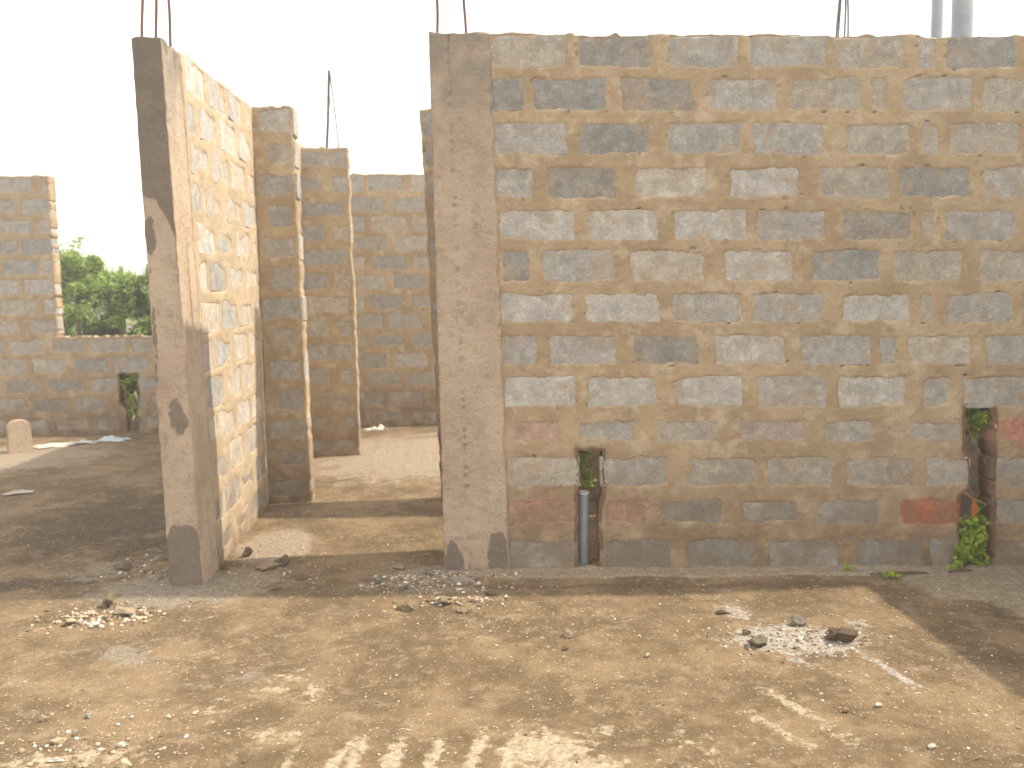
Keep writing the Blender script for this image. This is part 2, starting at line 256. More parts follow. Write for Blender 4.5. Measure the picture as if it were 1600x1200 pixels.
def build_wall(label, group, cat, P, T, thick, res, srange, zrange, blocks, holes=(), seed=0, depth=None, dirt_shade_h=.45, jit=.004,
               top=None, name='block_wall', cull=True, Lref=None, keep_core=True, tone=1.0, smear=.0, pale=0.):
    """mortar body with a hand-smeared face, the blocks set in it as objects"""
    P00, P10, P01, P11 = [np.array(p) for p in P]
    L = np.linalg.norm((P10-P00)[:2])
    u = (P10-P00)/L; n = np.array([u[1], -u[0], 0.]); dv = np.array(depth) if depth is not None else -n
    def mp(s, z):
        A = np.asarray(s)/L; B = np.asarray(z)/T; A = A[..., None]; B = B[..., None]
        return (1-A)*(1-B)*P00+A*(1-B)*P10+(1-A)*B*P01+A*B*P11
    s0, s1 = srange; z0, z1 = zrange
    ns = max(1, int((s1-s0)/res)); nz = max(1, int((z1-z0)/res))
    S, Z = np.meshgrid(np.linspace(s0, s1, ns+1), np.linspace(z0, z1, nz+1), indexing='ij')
    d = np.full(S.shape, 1.0); wash = np.zeros(S.shape)
    for (a, b, c, e, *r) in blocks:
        cov = (r[2] if len(r) > 2 else 0)*.020
        i0 = max(0, int((a-.15-s0)/res)); i1 = min(ns+1, int((b+.15-s0)/res)+2); k0 = max(0, int((c-.15-z0)/res)); k1 = min(nz+1, int((e+.15-z0)/res)+2)
        if i0 >= i1 or k0 >= k1: continue
        s_ = S[i0:i1, k0:k1]; z_ = Z[i0:i1, k0:k1]
        dx = np.abs(s_-(a+b)/2)-(b-a)/2; dz = np.abs(z_-(c+e)/2)-(e-c)/2
        R_ = .020
        q = np.sqrt(np.maximum(dx+R_, 0)**2+np.maximum(dz+R_, 0)**2)-R_+np.minimum(np.maximum(dx, dz)+R_, 0)
        wash[i0:i1, k0:k1] = np.maximum(wash[i0:i1, k0:k1], np.clip(-q/.03, 0, 1)*min(1, cov/.006 if cov else .25))
        d[i0:i1, k0:k1] = np.minimum(d[i0:i1, k0:k1], q+cov)
    dd = d-.002+.0095*fbm(S, Z, .075, seed+1)+.0050*vn(S, Z, .019, seed+5)+.009*vn(S, Z, .20, seed+9)+smear*np.clip(fbm(S, Z, .33, seed+50)*1.6+.25, -.15, 1)
    base = .0035+.0030*fbm(S, Z, .09, seed+3)+.0016*vn(S, Z, .02, seed+4)
    h = np.where(dd > 0, base, base+dd*.5); h = np.maximum(h, -.03)
    # cracks and pits between the courses
    pit = np.clip(fbm(S, Z*2.2, .05, seed+21)-.50, 0, 1)*(d < .014)*(d > -.012)
    h = h-pit*.09
    Sj = S+jit*vn(S, Z, .05, seed+30)+jit*vn(S, Z, .14, seed+31); Zj = Z+jit*vn(S, Z, .06, seed+32)
    tj = np.zeros(S.shape)
    if top is not None: tj = top(S)*np.clip((Z-(z1-.03))/.03, 0, 1)
    Zj = Zj+tj
    fr = mp(Sj, Zj)+n*h[..., None]
    bk = mp(Sj, Zj)+dv*(thick+h[..., None])
    cs = (S[:-1, :-1]+S[1:, 1:])/2; cz = (Z[:-1, :-1]+Z[1:, 1:])/2
    wob = .008
    cs2 = cs+wob*vn(cs, cz, .035, seed+40); cz2 = cz+wob*vn(cs, cz, .035, seed+41)
    mask = np.ones(cs.shape, bool)
    for H in holes: mask &= ~inpoly(cs2, cz2, H)
    lo = np.maximum(np.maximum(dd[:-1, :-1], dd[1:, :-1]), np.maximum(dd[:-1, 1:], dd[1:, 1:]))
    vis = mask & (lo > -.035) if cull else mask
    N = (ns+1)*(nz+1); idx = np.arange(N).reshape(ns+1, nz+1)
    def quads(m, off, flip):
        i, k = np.nonzero(m); a = idx[i, k]; b = idx[i+1, k]; c = idx[i+1, k+1]; e = idx[i, k+1]
        q = np.stack([a, b, c, e] if not flip else [a, e, c, b], 1)+off; return q
    Q = [quads(vis, 0, False), quads(vis, N, True)]
    mk = np.zeros((ns+2, nz+2), bool); mk[1:-1, 1:-1] = mask
    for ax in (0, 1):
        A = mk[:-1, 1:-1] if ax == 0 else mk[1:-1, :-1]; B = mk[1:, 1:-1] if ax == 0 else mk[1:-1, 1:]
        for flip, mm in ((False, A & ~B), (True, ~A & B)):
            i, k = np.nonzero(mm)
            p = idx[i, k]; q = idx[i, k+1] if ax == 0 else idx[i+1, k]
            if (ax == 1) != flip: p, q = q, p
            Q.append(np.stack([p, p+N, q+N, q], 1))
    V = np.concatenate([fr.reshape(-1, 3), bk.reshape(-1, 3)]); Q = np.concatenate(Q)
    used = np.zeros(2*N, bool); used[Q.ravel()] = True; remap = np.cumsum(used)-1
    me = mesh('mortar', V[used], remap[Q])
    pit_dark = np.clip(pit*7, 0, 1)  # colour goes darker where the mortar is pitted
    dirt_shade = np.clip((dirt_shade_h-Z)/dirt_shade_h, 0, 1)**1.3*1.0
    for H in holes:      # slots: broken, soiled edges, with shade painted around them and on the jambs
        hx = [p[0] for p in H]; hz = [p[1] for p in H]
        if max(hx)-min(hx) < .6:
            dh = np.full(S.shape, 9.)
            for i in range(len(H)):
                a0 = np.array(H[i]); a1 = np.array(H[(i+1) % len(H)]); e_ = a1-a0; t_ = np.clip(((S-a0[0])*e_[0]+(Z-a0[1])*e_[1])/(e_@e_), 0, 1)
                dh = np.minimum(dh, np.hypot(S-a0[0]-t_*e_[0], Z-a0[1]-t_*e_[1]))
            dirt_shade = np.maximum(dirt_shade, 1.15*np.clip(1-dh/.045, 0, 1)+.9*(dh < .02))
    dirt_shade = np.maximum(dirt_shade, pit_dark)
    redm = np.zeros(S.shape)
    for (a, b, c, e, *r) in blocks:
        if r and r[0] > 0:
            redm = np.maximum(redm, r[0]*np.clip(1-np.hypot((S-(a+b)/2)/((b-a)*.55), (Z-(c+e)/2)/((e-c)*.8)), 0, 1)*1.4)
    for nm, ar in (('pale', np.full(S.shape, pale)), ('dirt_shade', dirt_shade), ('red', np.clip(redm, 0, 1)), ('wash', wash)):
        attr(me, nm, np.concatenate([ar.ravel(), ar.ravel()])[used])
    root = empty(name, mp(np.array((s0+s1)/2), np.array(max(z0, 0.)))+dv*thick/2)
    tag(root, label, cat, group, 'thing')
    link('mortar', me, M['mortar'], root, True)
    up = (P01-P00)/T; upv = Vector(up).normalized(); uv = Vector(u).normalized(); dvv = Vector(dv).normalized()
    rr = random.Random(seed+99)
    for (a, b, c, e, *r) in blocks:
        if e > T-.03: e = T-.016+rr.uniform(-.006, .010)
        w_ = b-a+.016; hh = e-c+.016; bme, nom = get_block(w_, thick)
        cc = Vector(mp(np.array((a+b)/2), np.array((c+e)/2)))+dvv*(thick/2-rr.uniform(-.0015, .0020))
        o = bpy.data.objects.new('block', bme); COL.objects.link(o)
        sx, sz = w_/nom, hh/.19
        mat = Matrix(((uv.x*sx, dvv.x, upv.x*sz, cc.x), (uv.y*sx, dvv.y, upv.y*sz, cc.y), (uv.z*sx, dvv.z, upv.z*sz, cc.z), (0, 0, 0, 1)))
        o.parent = root; o.matrix_parent_inverse = Matrix.Translation(-Vector(root.location)); o.matrix_basis = mat
        t = (rr.uniform(-.5, .5) if len(r) < 2 else r[1]*.9+rr.uniform(-.14, .14))
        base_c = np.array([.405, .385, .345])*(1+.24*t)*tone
        if rr.random() < .3: base_c = base_c*np.array([1.04, .99, .92])
        if t < -.3: base_c = base_c*np.array([.96, .99, 1.02])
        rd = r[0] if r else 0
        if rd: base_c = base_c*(1-rd)+np.array([.56, .15, .06])*rd
        if rd > .35: o['label'] = 'block smeared with red earth'
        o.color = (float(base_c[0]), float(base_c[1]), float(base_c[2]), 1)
    return root, mp, n

def bond(s0, s1, seed, rows=range(13), T=3.055, pitch=.485, off=0, zfun=None):
    """running bond with slightly wandering joints"""
    rr = random.Random(seed); B = []; ch = T/13
    for i in rows:
        zc = T-(i+.5)*ch+rr.uniform(-.006, .006); z0, z1 = zc-.088+rr.uniform(-.008, .008), zc+.088+rr.uniform(-.008, .008)
        if i == 0: z1 = T-.010
        x = s0-(pitch*.5 if (i+off) % 2 else 0)+rr.uniform(-.03, .03)*(s1-s0 > .8)
        while x < s1-.05:
            a = max(x+.035+rr.uniform(-.01, .01), s0+.012); b = min(x+pitch-.035+rr.uniform(-.012, .012), s1-.004)
            if b-a > .06: B.append((a, b, z0, z1, 0, rr.uniform(-.9, .9), max(0, rr.uniform(-.4, .6))*.5+(.5 if i == 12 else 0)))
            x += pitch+rr.uniform(-.012, .012)
    return B

def clip_blocks(B, holes, clear=.02):
    out = []
    for b in B:
        a0, a1, c0, c1 = b[:4]
        for (x0, x1, y0, y1) in holes:
            if c1 > y0+.03 and c0 < y1-.03 and a1 > x0 and a0 < x1:
                l = x0-clear-a0; r_ = a1-x1-clear
                if l >= r_: a1 = min(a1, x0-.004)
                else: a0 = max(a0, x1+.004)
        if a1-a0 > .06: out.append((a0, a1)+tuple(b[2:]))
    return out

def column(P, T, thick, depth, srange, z1, stain, root, lab=None, seed=0, res=.014, seam=None):
    P00, P10, P01, P11 = [np.array(p) for p in P]
    L = np.linalg.norm((P10-P00)[:2]); u = (P10-P00)/L; n = np.array([u[1], -u[0], 0.]); dv = np.array(depth)
    def mp(a, z):
        A = np.asarray(a)[..., None]; B = (np.asarray(z)/T)[..., None]
        return (1-A)*(1-B)*P00+A*(1-B)*P10+(1-A)*B*P01+A*B*P11
    # closed ring of the outline, swept up; ring in metres along front, right side, back, left side
    def ring(t):   # t in [0,4)
        pass
    nf = max(4, int(L/res)); nd = max(4, int(thick/res)); nz = int(z1/res)
    A = []; D = []; NX = []; ND = []
    for i in range(nf): A.append(i/nf); D.append(0); NX.append(0); ND.append(-1)
    for i in range(nd): A.append(1); D.append(i/nd); NX.append(1); ND.append(0)
    for i in range(nf): A.append(1-i/nf); D.append(1); NX.append(0); ND.append(1)
    for i in range(nd): A.append(0); D.append(1-i/nd); NX.append(-1); ND.append(0)
    A = np.array(A); D = np.array(D); NX = np.array(NX); ND = np.array(ND); K = len(A)
    arc = np.cumsum(np.r_[0, np.hypot(np.diff(A)*L, np.diff(D)*thick)])
    # soften corners
    rad = .010
    ax = np.minimum(A, 1-A)*L; dx_ = np.minimum(D, 1-D)*thick
    zs = np.linspace(-.02, z1, nz+1)
    AA, ZZ = np.meshgrid(arc, zs, indexing='xy')   # nz+1 , K
    nx = np.broadcast_to(NX, AA.shape); nd_ = np.broadcast_to(ND, AA.shape)
    hh = .0035*fbm(AA, ZZ, .16, seed)+.0016*fbm(AA, ZZ, .035, seed+3)
    corner = np.minimum(np.maximum(ax, 0)+(np.abs(NX) > 0)*9, 9)*0
    cx = np.broadcast_to(np.where(ND != 0, ax, dx_), AA.shape)
    hh = hh-.006*np.exp(-(cx/.012)**2)*(1+1.2*vn(ZZ, AA*0, .05, seed+7))
    if seam:
        sp = seam(ZZ); a_ = np.broadcast_to(A*L, AA.shape)
        fm = np.broadcast_to((ND == -1), AA.shape)
        pits = np.clip(vn(a_*.6, ZZ, .022, seed+11)+.25, 0, 1)
        hh = hh-fm*.018*pits*np.exp(-((a_-sp)/.010)**2)
    Pp = mp(np.broadcast_to(A, AA.shape), ZZ)+dv*(np.broadcast_to(D, AA.shape)*thick)[..., None]
    Pp = Pp+u*(nx*hh)[..., None]+dv*(nd_*hh)[..., None]
    # corner ring points: pull inwards
    topn = .008*vn(AA[-1], AA[-1]*0, .05, seed+20); Pp[-1, :, 2] += topn
    V = Pp.reshape(-1, 3); Q = []
    idx = np.arange((nz+1)*K).reshape(nz+1, K)
    a = idx[:-1, :]; b = np.roll(idx, -1, 1)[:-1, :]; c = np.roll(idx, -1, 1)[1:, :]; e = idx[1:, :]
    Q = np.stack([a, b, c, e], -1).reshape(-1, 4)
    ctr = Pp[-1].mean(0)+np.array([0, 0, .006]); V = np.vstack([V, ctr]); ci = len(V)-1
    tq = np.array([[idx[-1, k], idx[-1, (k+1) % K], ci, ci] for k in range(K)])
    me = bpy.data.meshes.new('column')
    faces = [tuple(q) for q in Q.tolist()]+[(t[0], t[1], t[2]) for t in tq.tolist()]
    me.from_pydata([tuple(v) for v in V.tolist()], [], faces); me.update()
    st = np.zeros(AA.shape); side = np.broadcast_to(np.where(ND == -1, 0, np.where(NX == 1, 1, 2)), AA.shape)
    st = stain(np.broadcast_to(A*L, AA.shape), np.broadcast_to(D*thick, AA.shape), ZZ, side)
    attr(me, 'stain', np.r_[st.ravel(), 0])
    o = link('column', me, M['concrete'], root, True)
    if lab: o['label'] = lab
    return o
def rebars(lst, col, mat, name='rebar'):
    for p0, p1 in lst:
        p0 = Vector(p0); p1 = Vector(p1); r0 = .008
        pts = [p0+(p1-p0)*t+Vector((.004*math.sin(7*t+p0.x*9), 0, 0)) for t in np.linspace(0, 1, 9)]
        V, Fc = tube_v(pts, r0, 8); me = mesh(name, V, Fc)
        o = bpy.data.objects.new(name, me); COL.objects.link(o); me.materials.append(mat)
        o.parent = col; o.matrix_parent_inverse = col.matrix_parent_inverse.copy() if False else Matrix.Identity(4)
        wl = Vector(col.parent.location) if col.parent else Vector()
        # column mesh data is in world metres, so the rebar's is too
def ell(x, y, cx, cy, rx, ry, ang=0):
    a = math.radians(ang); X = (x-cx)*math.cos(a)+(y-cy)*math.sin(a); Y = -(x-cx)*math.sin(a)+(y-cy)*math.cos(a)
    return np.clip(1.15-np.hypot(X/rx, Y/ry)*.75, 0, 1)*(np.hypot(X/rx, Y/ry) < 1.53)

# ================================================================== ground
def axis(fine0, fine1, step, far):
    a = list(np.arange(fine0, fine1+1e-6, step)); s = step; x = fine1
    while x < far: s *= 1.25; x += s; a.append(x)
    s = step; x = fine0; b = []
    while x > -far: s *= 1.25; x -= s; b.append(x)
    return np.array(b[::-1]+a)
xs = axis(-2.7, 3.5, .013, 600); ys = axis(-2.45, 1.2, .013, 700)
X, Y = np.meshgrid(xs, ys, indexing='ij')
near = np.clip(1-(np.maximum(np.abs(X)-6, 0)+np.maximum(np.abs(Y)-7, 0))/4, 0, 1)
def rng(v, a, b): return np.clip((v-a)/(b-a), 0, 1)
wl = -.25-.0+ (X-1.4)*-.10     # front line of the main wall
dist = (.076-.0986*(X+.08))-Y          # distance in front of main wall base
wobl = .05*fbm(X, Y, .35, 5)
apron_sun = np.clip((.17+wobl-dist)/.05, 0, 1)*(X < 7)
ap2 = np.clip((.62+wobl*1.5-dist)/.08, 0, 1)*rng(X, 2.2, 2.75)
ap2 = np.maximum(ap2, np.clip((1.0+wobl-dist)/.08, 0, 1)*rng(X, 2.55, 3.0))
apron_sun = np.maximum(apron_sun, ap2)*rng(dist, -.22, -.12)*rng(X, -.3, .15)
apron_sun = np.maximum(apron_sun, .9*ell(X, Y, -1.2, .75, .30, .5, 0)); apron_sun = np.maximum(apron_sun, .75*ell(X, Y, -.4, 4.0, 1.6, 1.9, 0)); apron_sun = np.maximum(apron_sun, .8*ell(X, Y, -4.7, 4.5, 1.5, 1.2, 20))  # pale passage floor; far-left patch paints the sunlit ground brighter
grey = .85*ell(X, Y, -1.55, -.05, .62, .42, 5); grey = np.maximum(grey, .8*ell(X, Y, -.18, -.05, .42, .30, -8)); grey = np.maximum(grey, .55*ell(X, Y, -2.1, .35, .5, .35, 20))
grey = np.maximum(grey, .6*ell(X, Y, -1.55, -1.0, .35, .14, -25)); grey = np.maximum(grey, .45*ell(X, Y, -1.0, -1.35, .5, .15, 10))
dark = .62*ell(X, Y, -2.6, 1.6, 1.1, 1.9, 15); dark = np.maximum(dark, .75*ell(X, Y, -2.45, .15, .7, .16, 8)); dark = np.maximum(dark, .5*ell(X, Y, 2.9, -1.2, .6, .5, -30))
dark_band = np.clip(1-np.abs(dist-.27-wobl)/.10, 0, 1)*.7*(X > -.2)*(X < 2.3)  # darker band along the ground in front of the main wall
ash = np.maximum(.98*ell(X, Y, 1.58, -1.15, .30, .19, -8), .7*ell(X, Y, 1.36, -1.13, .16, .08, -10)); ash = np.maximum(ash, .7*ell(X, Y, 1.84, -1.52, .035, .26, 12)); ash = np.maximum(ash, .6*ell(X, Y, 1.42, -.78, .10, .16, 30))
ash = np.maximum(ash, .55*ell(X, Y, 1.50, -1.42, .05, .16, 35)); ash = np.maximum(ash, .5*ell(X, Y, 1.95, -1.0, .10, .08, 35))
lime = .55*ell(X, Y, -1.4, -1.95, .35, .12, 5)
for (a, b, rx, ry, an, st) in [(.30, -2.06, .17, .16, 5, .9), (.40, -2.22, .18, .12, 0, .95), (.52, -1.95, .10, .05, 30, .6), (-.78, -1.40, .09, .20, -30, .55), (-.62, -1.50, .07, .12, -25, .55), (-.70, -1.85, .16, .10, -20, .55), (-1.0, -1.62, .12, .22, -35, .42),
                               (1.30, -1.80, .05, .34, 25, .55), (1.18, -2.0, .05, .30, 22, .5), (1.42, -2.12, .06, .25, 25, .45), (.85, -2.1, .10, .18, 20, .45), (-1.15, -1.05, .16, .10, 10, .35)]:
    lime = np.maximum(lime, st*ell(X, Y, a, b, rx, ry, an))
for k, a in enumerate((-.62, -.40, -.28, -.15, -.02, .10, -.54)):      # trowel-like lime streaks near the camera
    lime = np.maximum(lime, (.82 if k else .6)*ell(X, Y, a+.015*k, -2.08, .030+.008*(k % 3), .22-.02*(k % 2), -4-2*k))
Zg = near*(.007*fbm(X, Y, .5, 1)+.0045*fbm(X, Y, .09, 2)+.0022*vn(X, Y, .03, 3))
Zg += near*np.clip(dark, 0, 1)*(.012*fbm(X, Y*1.6, .22, 8)+.006*vn(X, Y, .05, 9))
Zg += near*np.clip(grey*1.4-.3, 0, 1)*(.010+.010*fbm(X, Y, .10, 12)+.006*vn(X, Y, .035, 13))
spill = np.maximum(ell(X, Y, -.20, -.12, .26, .17, -8), .9*ell(X, Y, -.05, -.45, .22, .06, -5)); spill = np.maximum(spill, ell(X, Y, -1.80, -.48, .22, .08, 0)); spill = np.maximum(spill, .9*ell(X, Y, -1.95, .42, .20, .13, 15)); spill = np.maximum(spill, .6*ell(X, Y, -1.1, .2, .15, .1, 0))
Zg += near*spill*(.010+.022*np.abs(fbm(X, Y, .09, 112))+.014*np.abs(vn(X, Y, .035, 113)))
Zg += near*np.clip(apron_sun, 0, 1)*.016+near*ash*(.006+.006*vn(X, Y, .03, 14))+near*lime*.002
Zg += near*np.clip(1-np.abs(dist-.01)/.05, 0, 1)*(X > -.1)*(.004+.016*np.clip(vn(X, Y*.6, .11, 140), 0, 1)+.006*vn(X, Y, .03, 141))
Zg -= near*.010*np.clip(1-((X-2.6)/.5)**2, 0, 1)*0
Zg = np.where(near > 0, Zg-.004, -.004+ .5*(1-near)*fbm(X, Y, 40, 77)*0)
n0, n1 = len(xs), len(ys); idx = np.arange(n0*n1).reshape(n0, n1)
Q = np.stack([idx[:-1, :-1], idx[1:, :-1], idx[1:, 1:], idx[:-1, 1:]], -1).reshape(-1, 4)
gm = mesh('ground', np.stack([X, Y, Zg], -1).reshape(-1, 3), Q)
for nm, ar in (('apron_sun', apron_sun), ('grey', grey), ('dark', dark), ('dark_band', dark_band), ('ash', ash), ('lime', lime)): attr(gm, nm, (ar*np.clip(near*2, 0, 1)).ravel())
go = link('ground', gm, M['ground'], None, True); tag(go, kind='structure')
def gz(x, y):
    i = min(max(np.searchsorted(xs, x), 0), n0-1); j = min(max(np.searchsorted(ys, y), 0), n1-1); return float(Zg[i, j])

# ================================================================== walls
T = 3.055
lump = lambda seed, amp=.018: (lambda S: amp*fbm(S, S*0+3, .12, seed)+.03*np.clip(vn(S, S*0+8, .09, seed+2)-.62, 0, 1)*2)
# --- main wall facing the camera
PM = C['main']
mb = list(C['main_blocks'])
rr = random.Random(3)
for i in range(13):                                    # the wall runs on past the frame
    last = max(b[1] for b in mb if abs((b[2]+b[3])/2-(T-(i+.5)*T/13)) < .09); x = last+.07
    zc = [((b[2]+b[3])/2) for b in mb if abs((b[2]+b[3])/2-(T-(i+.5)*T/13)) < .09][0]
    while x < 3.83-.08:
        e = min(x+.41, 3.83); mb.append((x, e, zc-.085, zc+.085, 0, rr.uniform(-.9, .1), 0)); x = e+.075
mainw, mpM, nM = build_wall('long grey block wall facing the viewer beside the plastered column, two ragged slots below', 'unfinished block walls', 'wall',
    PM, T, .16, .008, (.33, 3.85), (-.03, T), mb, [C['hole1'], C['hole2']], 11, top=lump(60), dirt_shade_h=.8)
uM = (np.array(PM[1])-np.array(PM[0])); uM /= np.linalg.norm(uM); dM = np.array([-uM[1], uM[0], 0])
def lerp(P, s, z):
    P00, P10, P01, P11 = [np.array(p) for p in P]; L_ = np.linalg.norm((P10-P00)[:2]); A, B = s/L_, z/T
    return (1-A)*(1-B)*P00+A*(1-B)*P10+(1-A)*B*P01+A*B*P11
cw0, cw1 = C['colw']
PC = [lerp(PM, 0, 0)-dM*.012, lerp(PM, cw0, 0)-dM*.012, lerp(PM, 0, T)-dM*.012, lerp(PM, cw1, T)-dM*.012]
def stM(a, d, z, side):
    f = (side == 0)
    s = .95*np.exp(-((a-.06)/.07)**2)*rng(z, .30, .10)+.98*np.exp(-((a-.32)/.075)**2)*rng(z, .32, .12)
    s = s*f+.25*rng(z, .3, 0)*(~f)
    s += f*.33*np.exp(-((a-(.155-.01*z))/.014)**2)
    s += f*.30*rng(z, 2.75, 3.05)
    return s
colM = column(PC, T, .50, dM, None, T+.004, stM, mainw, 'wide smooth plastered column at the left end of the wall', 71, .011, seam=lambda z: .155-.012*z)
rebars(C['rebarM'], colM, M['rust'])
# --- left wall, its lit face to the right
PLf = C['left']
LL = np.linalg.norm((np.array(PLf[1])-np.array(PLf[0]))[:2])
uL = (np.array(PLf[1])-np.array(PLf[0])); uL /= np.linalg.norm(uL)
lb = bond(.36, 2.07, 21, off=0)+bond(2.30, 6.1, 22, off=1)
leftw, mpL, nL = build_wall('tall block wall running away from the viewer, its right face bright in the sun', 'unfinished block walls', 'wall',
    PLf, T, .19, .013, (.34, 6.15), (-.03, T), lb, [], 31, top=lump(61, .010), dirt_shade_h=.30, smear=.055, tone=1.18, pale=.25)
pc = [np.array(p) for p in C['leftcol']]
def stL(a, d, z, side):
    f = side == 0
    zz = z+.05*vn(a, z, .12, 3)
    s = .85*rng(zz, 2.12, 2.22)
    s = np.maximum(s, .85*rng(a-.075-.55*np.clip(2.2-zz, 0, 1), -.012, .012)*rng(zz, 1.90, 2.0)*rng(zz, 2.4, 2.25))
    s = np.maximum(s, .85*np.exp(-(((a-.03)/.05)**2+((zz-1.98)/.14)**2)*1.0))
    s = np.maximum(s, .55*np.exp(-((a-.012)/.03)**2)*rng(zz, .9, 1.2)*rng(zz, 2.0, 1.8)*(1+.5*vn(z, z*0, .2, 6)))
    s = np.maximum(s, .9*np.exp(-(((a-.13)/.075)**2+((z-.97)/.13)**2)))
    s = np.maximum(s, .65*np.exp(-(((a-.02)/.03)**2+((z-1.5)/.3)**2)))
    s = np.maximum(s, 1.2*rng(z+.09*(np.abs(a-.105)/.105)**4, .40, .30))
    g = side == 1
    s2 = .55*rng(z, 2.6, 3.0)*1.0+.55*np.exp(-(((d-.05)/.05)**2+((z-2.0)/.1)**2))
    return np.where(f, s, np.where(g, s2*.8, .3*rng(z, 2, 3)))
colL = column([p-uL*.004+nL*.006 if i in (1, 3) else p-uL*.004 for i, p in enumerate(pc)], T, .37, uL, None, T-.002, stL, leftw, 'patchy cement column at the near end of the wall', 73, .011)
rebars(C['rebarL'], colL, M['rust'])
# --- stub joining the left wall, first across the passage
P1 = [np.array(p) for p in C['stub1']]
B1 = []
r_ = random.Random(5)
Ls1 = float(np.linalg.norm((P1[1]-P1[0])[:2]))
for i in range(13):
    zc = T-(i+.5)*T/13; e = Ls1-.006+r_.uniform(-.008, .002)
    a = .02 if i % 2 == 0 else .09
    B1.append((a+r_.uniform(0, .02), e-(.0 if i % 2 == 0 else r_.uniform(0, .03)), zc-.088, zc+.090 if i else T-.010, 0, r_.uniform(-.9, .3), r_.uniform(0, .5)+(.4 if i > 10 else 0)))
build_wall('narrow block stub jutting from the tall left wall, nearer of two in the passage', 'unfinished block walls', 'wall',
    P1, T, .17, .010, (.0, Ls1-.003), (-.03, T), B1, [], 41, top=lump(62, .008), dirt_shade_h=.7, jit=.007, tone=1.05, smear=.02)
# --- cross wall behind the main wall
PX = [np.array(p) for p in C['cross']]
bx_ = [b for b in bond(.0, 1.1, 51, off=1)]
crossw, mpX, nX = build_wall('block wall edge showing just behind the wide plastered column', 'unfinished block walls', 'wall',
    PX, T, .17, .016, (.0, 3.5), (-.03, T), bx_, [], 51, top=lump(63, .010), dirt_shade_h=5.0, jit=.006, tone=.62)  # mortar and blocks coloured darker over the full height, shade painted in
PXc = [mpX(np.array(2.75), np.array(0.)), mpX(np.array(2.98), np.array(0.)), mpX(np.array(2.75), np.array(T)), mpX(np.array(2.98), np.array(T))]
PXc = [p+nX*.010 for p in PXc]
colX = column(PXc, T, .19, -nX, None, T+.01, lambda a, d, z, s: .2*rng(z, .4, 0), crossw, None, 75, .03)
rebars(C['rebarR'], colX, M['steel'])
# --- second stub
P2 = [np.array(p) for p in C['stub2']]
Ls2 = float(np.linalg.norm((P2[1]-P2[0])[:2])); B2 = []
for i in range(13):
    zc = T-(i+.5)*T/13; e = Ls2-.006+r_.uniform(-.008, .002); q = dict(z=0)
    tt = lambda: (zc-.088, zc+.09 if i else T-.010, 0, r_.uniform(-.9, .4), r_.uniform(0, .7)+(.8 if i > 9 else 0))
    if i % 2 == 0: B2.append((.03, e)+tt()) if i % 4 == 0 else B2.append((.14, e-.03)+tt())
    else: B2.append((.0, .36)+tt()); B2.append((.42, e)+tt())
stub2, mp2, n2 = build_wall('broad block stub further down the passage, warm brown at its foot, two bars above', 'unfinished block walls', 'wall',
    P2, T, .17, .013, (.0, Ls2-.003), (-.03, T), B2, [], 45, top=lump(64, .008), dirt_shade_h=.9, jit=.007, tone=1.05, smear=.03)
# --- back wall with the window opening
PB = [np.array(p) for p in C['back']]
bb = bond(-1.6, 5.6, 55, off=0, pitch=.49)
hb = C['holeb']
bb = clip_blocks(bb, [(.51, 2.25, 1.19, 4.0), (1.20, 1.44, .02, .72)])
win = [[.505, 1.165], [2.25, 1.165], [2.25, 3.4], [.515, 3.4]]
bb = [b for b in bb if not (b[0] > .5 and b[1] < 2.26 and b[2] > 1.12)]
backw, mpB, nB = build_wall('far block wall across the back with an open window gap and green bush beyond', 'unfinished block walls', 'wall',
    PB, T, .17, .016, (-1.6, 5.6), (-.03, T), bb, [win, hb], 57, top=lump(65, .008), dirt_shade_h=.85, tone=.95, smear=.02)
# --- wall added to darken the right slot, and the walls out of frame at right
def simple_wall(p, q, h, label, seed, res=.03, blocks=True):
    p = np.array(p+(0.,)); q = np.array(q+(0.,)); e = np.array([0, 0, T])
    L_ = np.linalg.norm(q-p); rows = [i for i in range(13) if T-(i+1)*T/13 < h-.05]
    B = bond(.02, L_-.02, seed, rows=rows) if blocks else []
    B = [(b[0], b[1], b[2], min(b[3], h+.002))+tuple(b[4:]) for b in B]
    return build_wall(label, 'unfinished block walls', 'wall', [p, q, p+e, q+e], T, .16, res, (.0, L_), (-.03, h), B, [], seed, top=lump(seed, .008))
simple_wall((3.50, 1.45), (3.44, -.04), T, 'added block wall keeping the right slot dark', 81)
simple_wall((3.52, -.288), (3.52, -5.2), 1.46, 'low block wall at the right side of the yard', 83)
simple_wall(tuple(float(v) for v in lerp(PM, 3.852, 0)[:2]), (7.2, -.30), T, 'block wall carrying on past the low yard wall at the right', 85)
simple_wall((5.0, -.45), (5.0, -6.5), T, 'added unseen tall block wall shading the right side', 87)  # out of view, added to deepen the shade at right

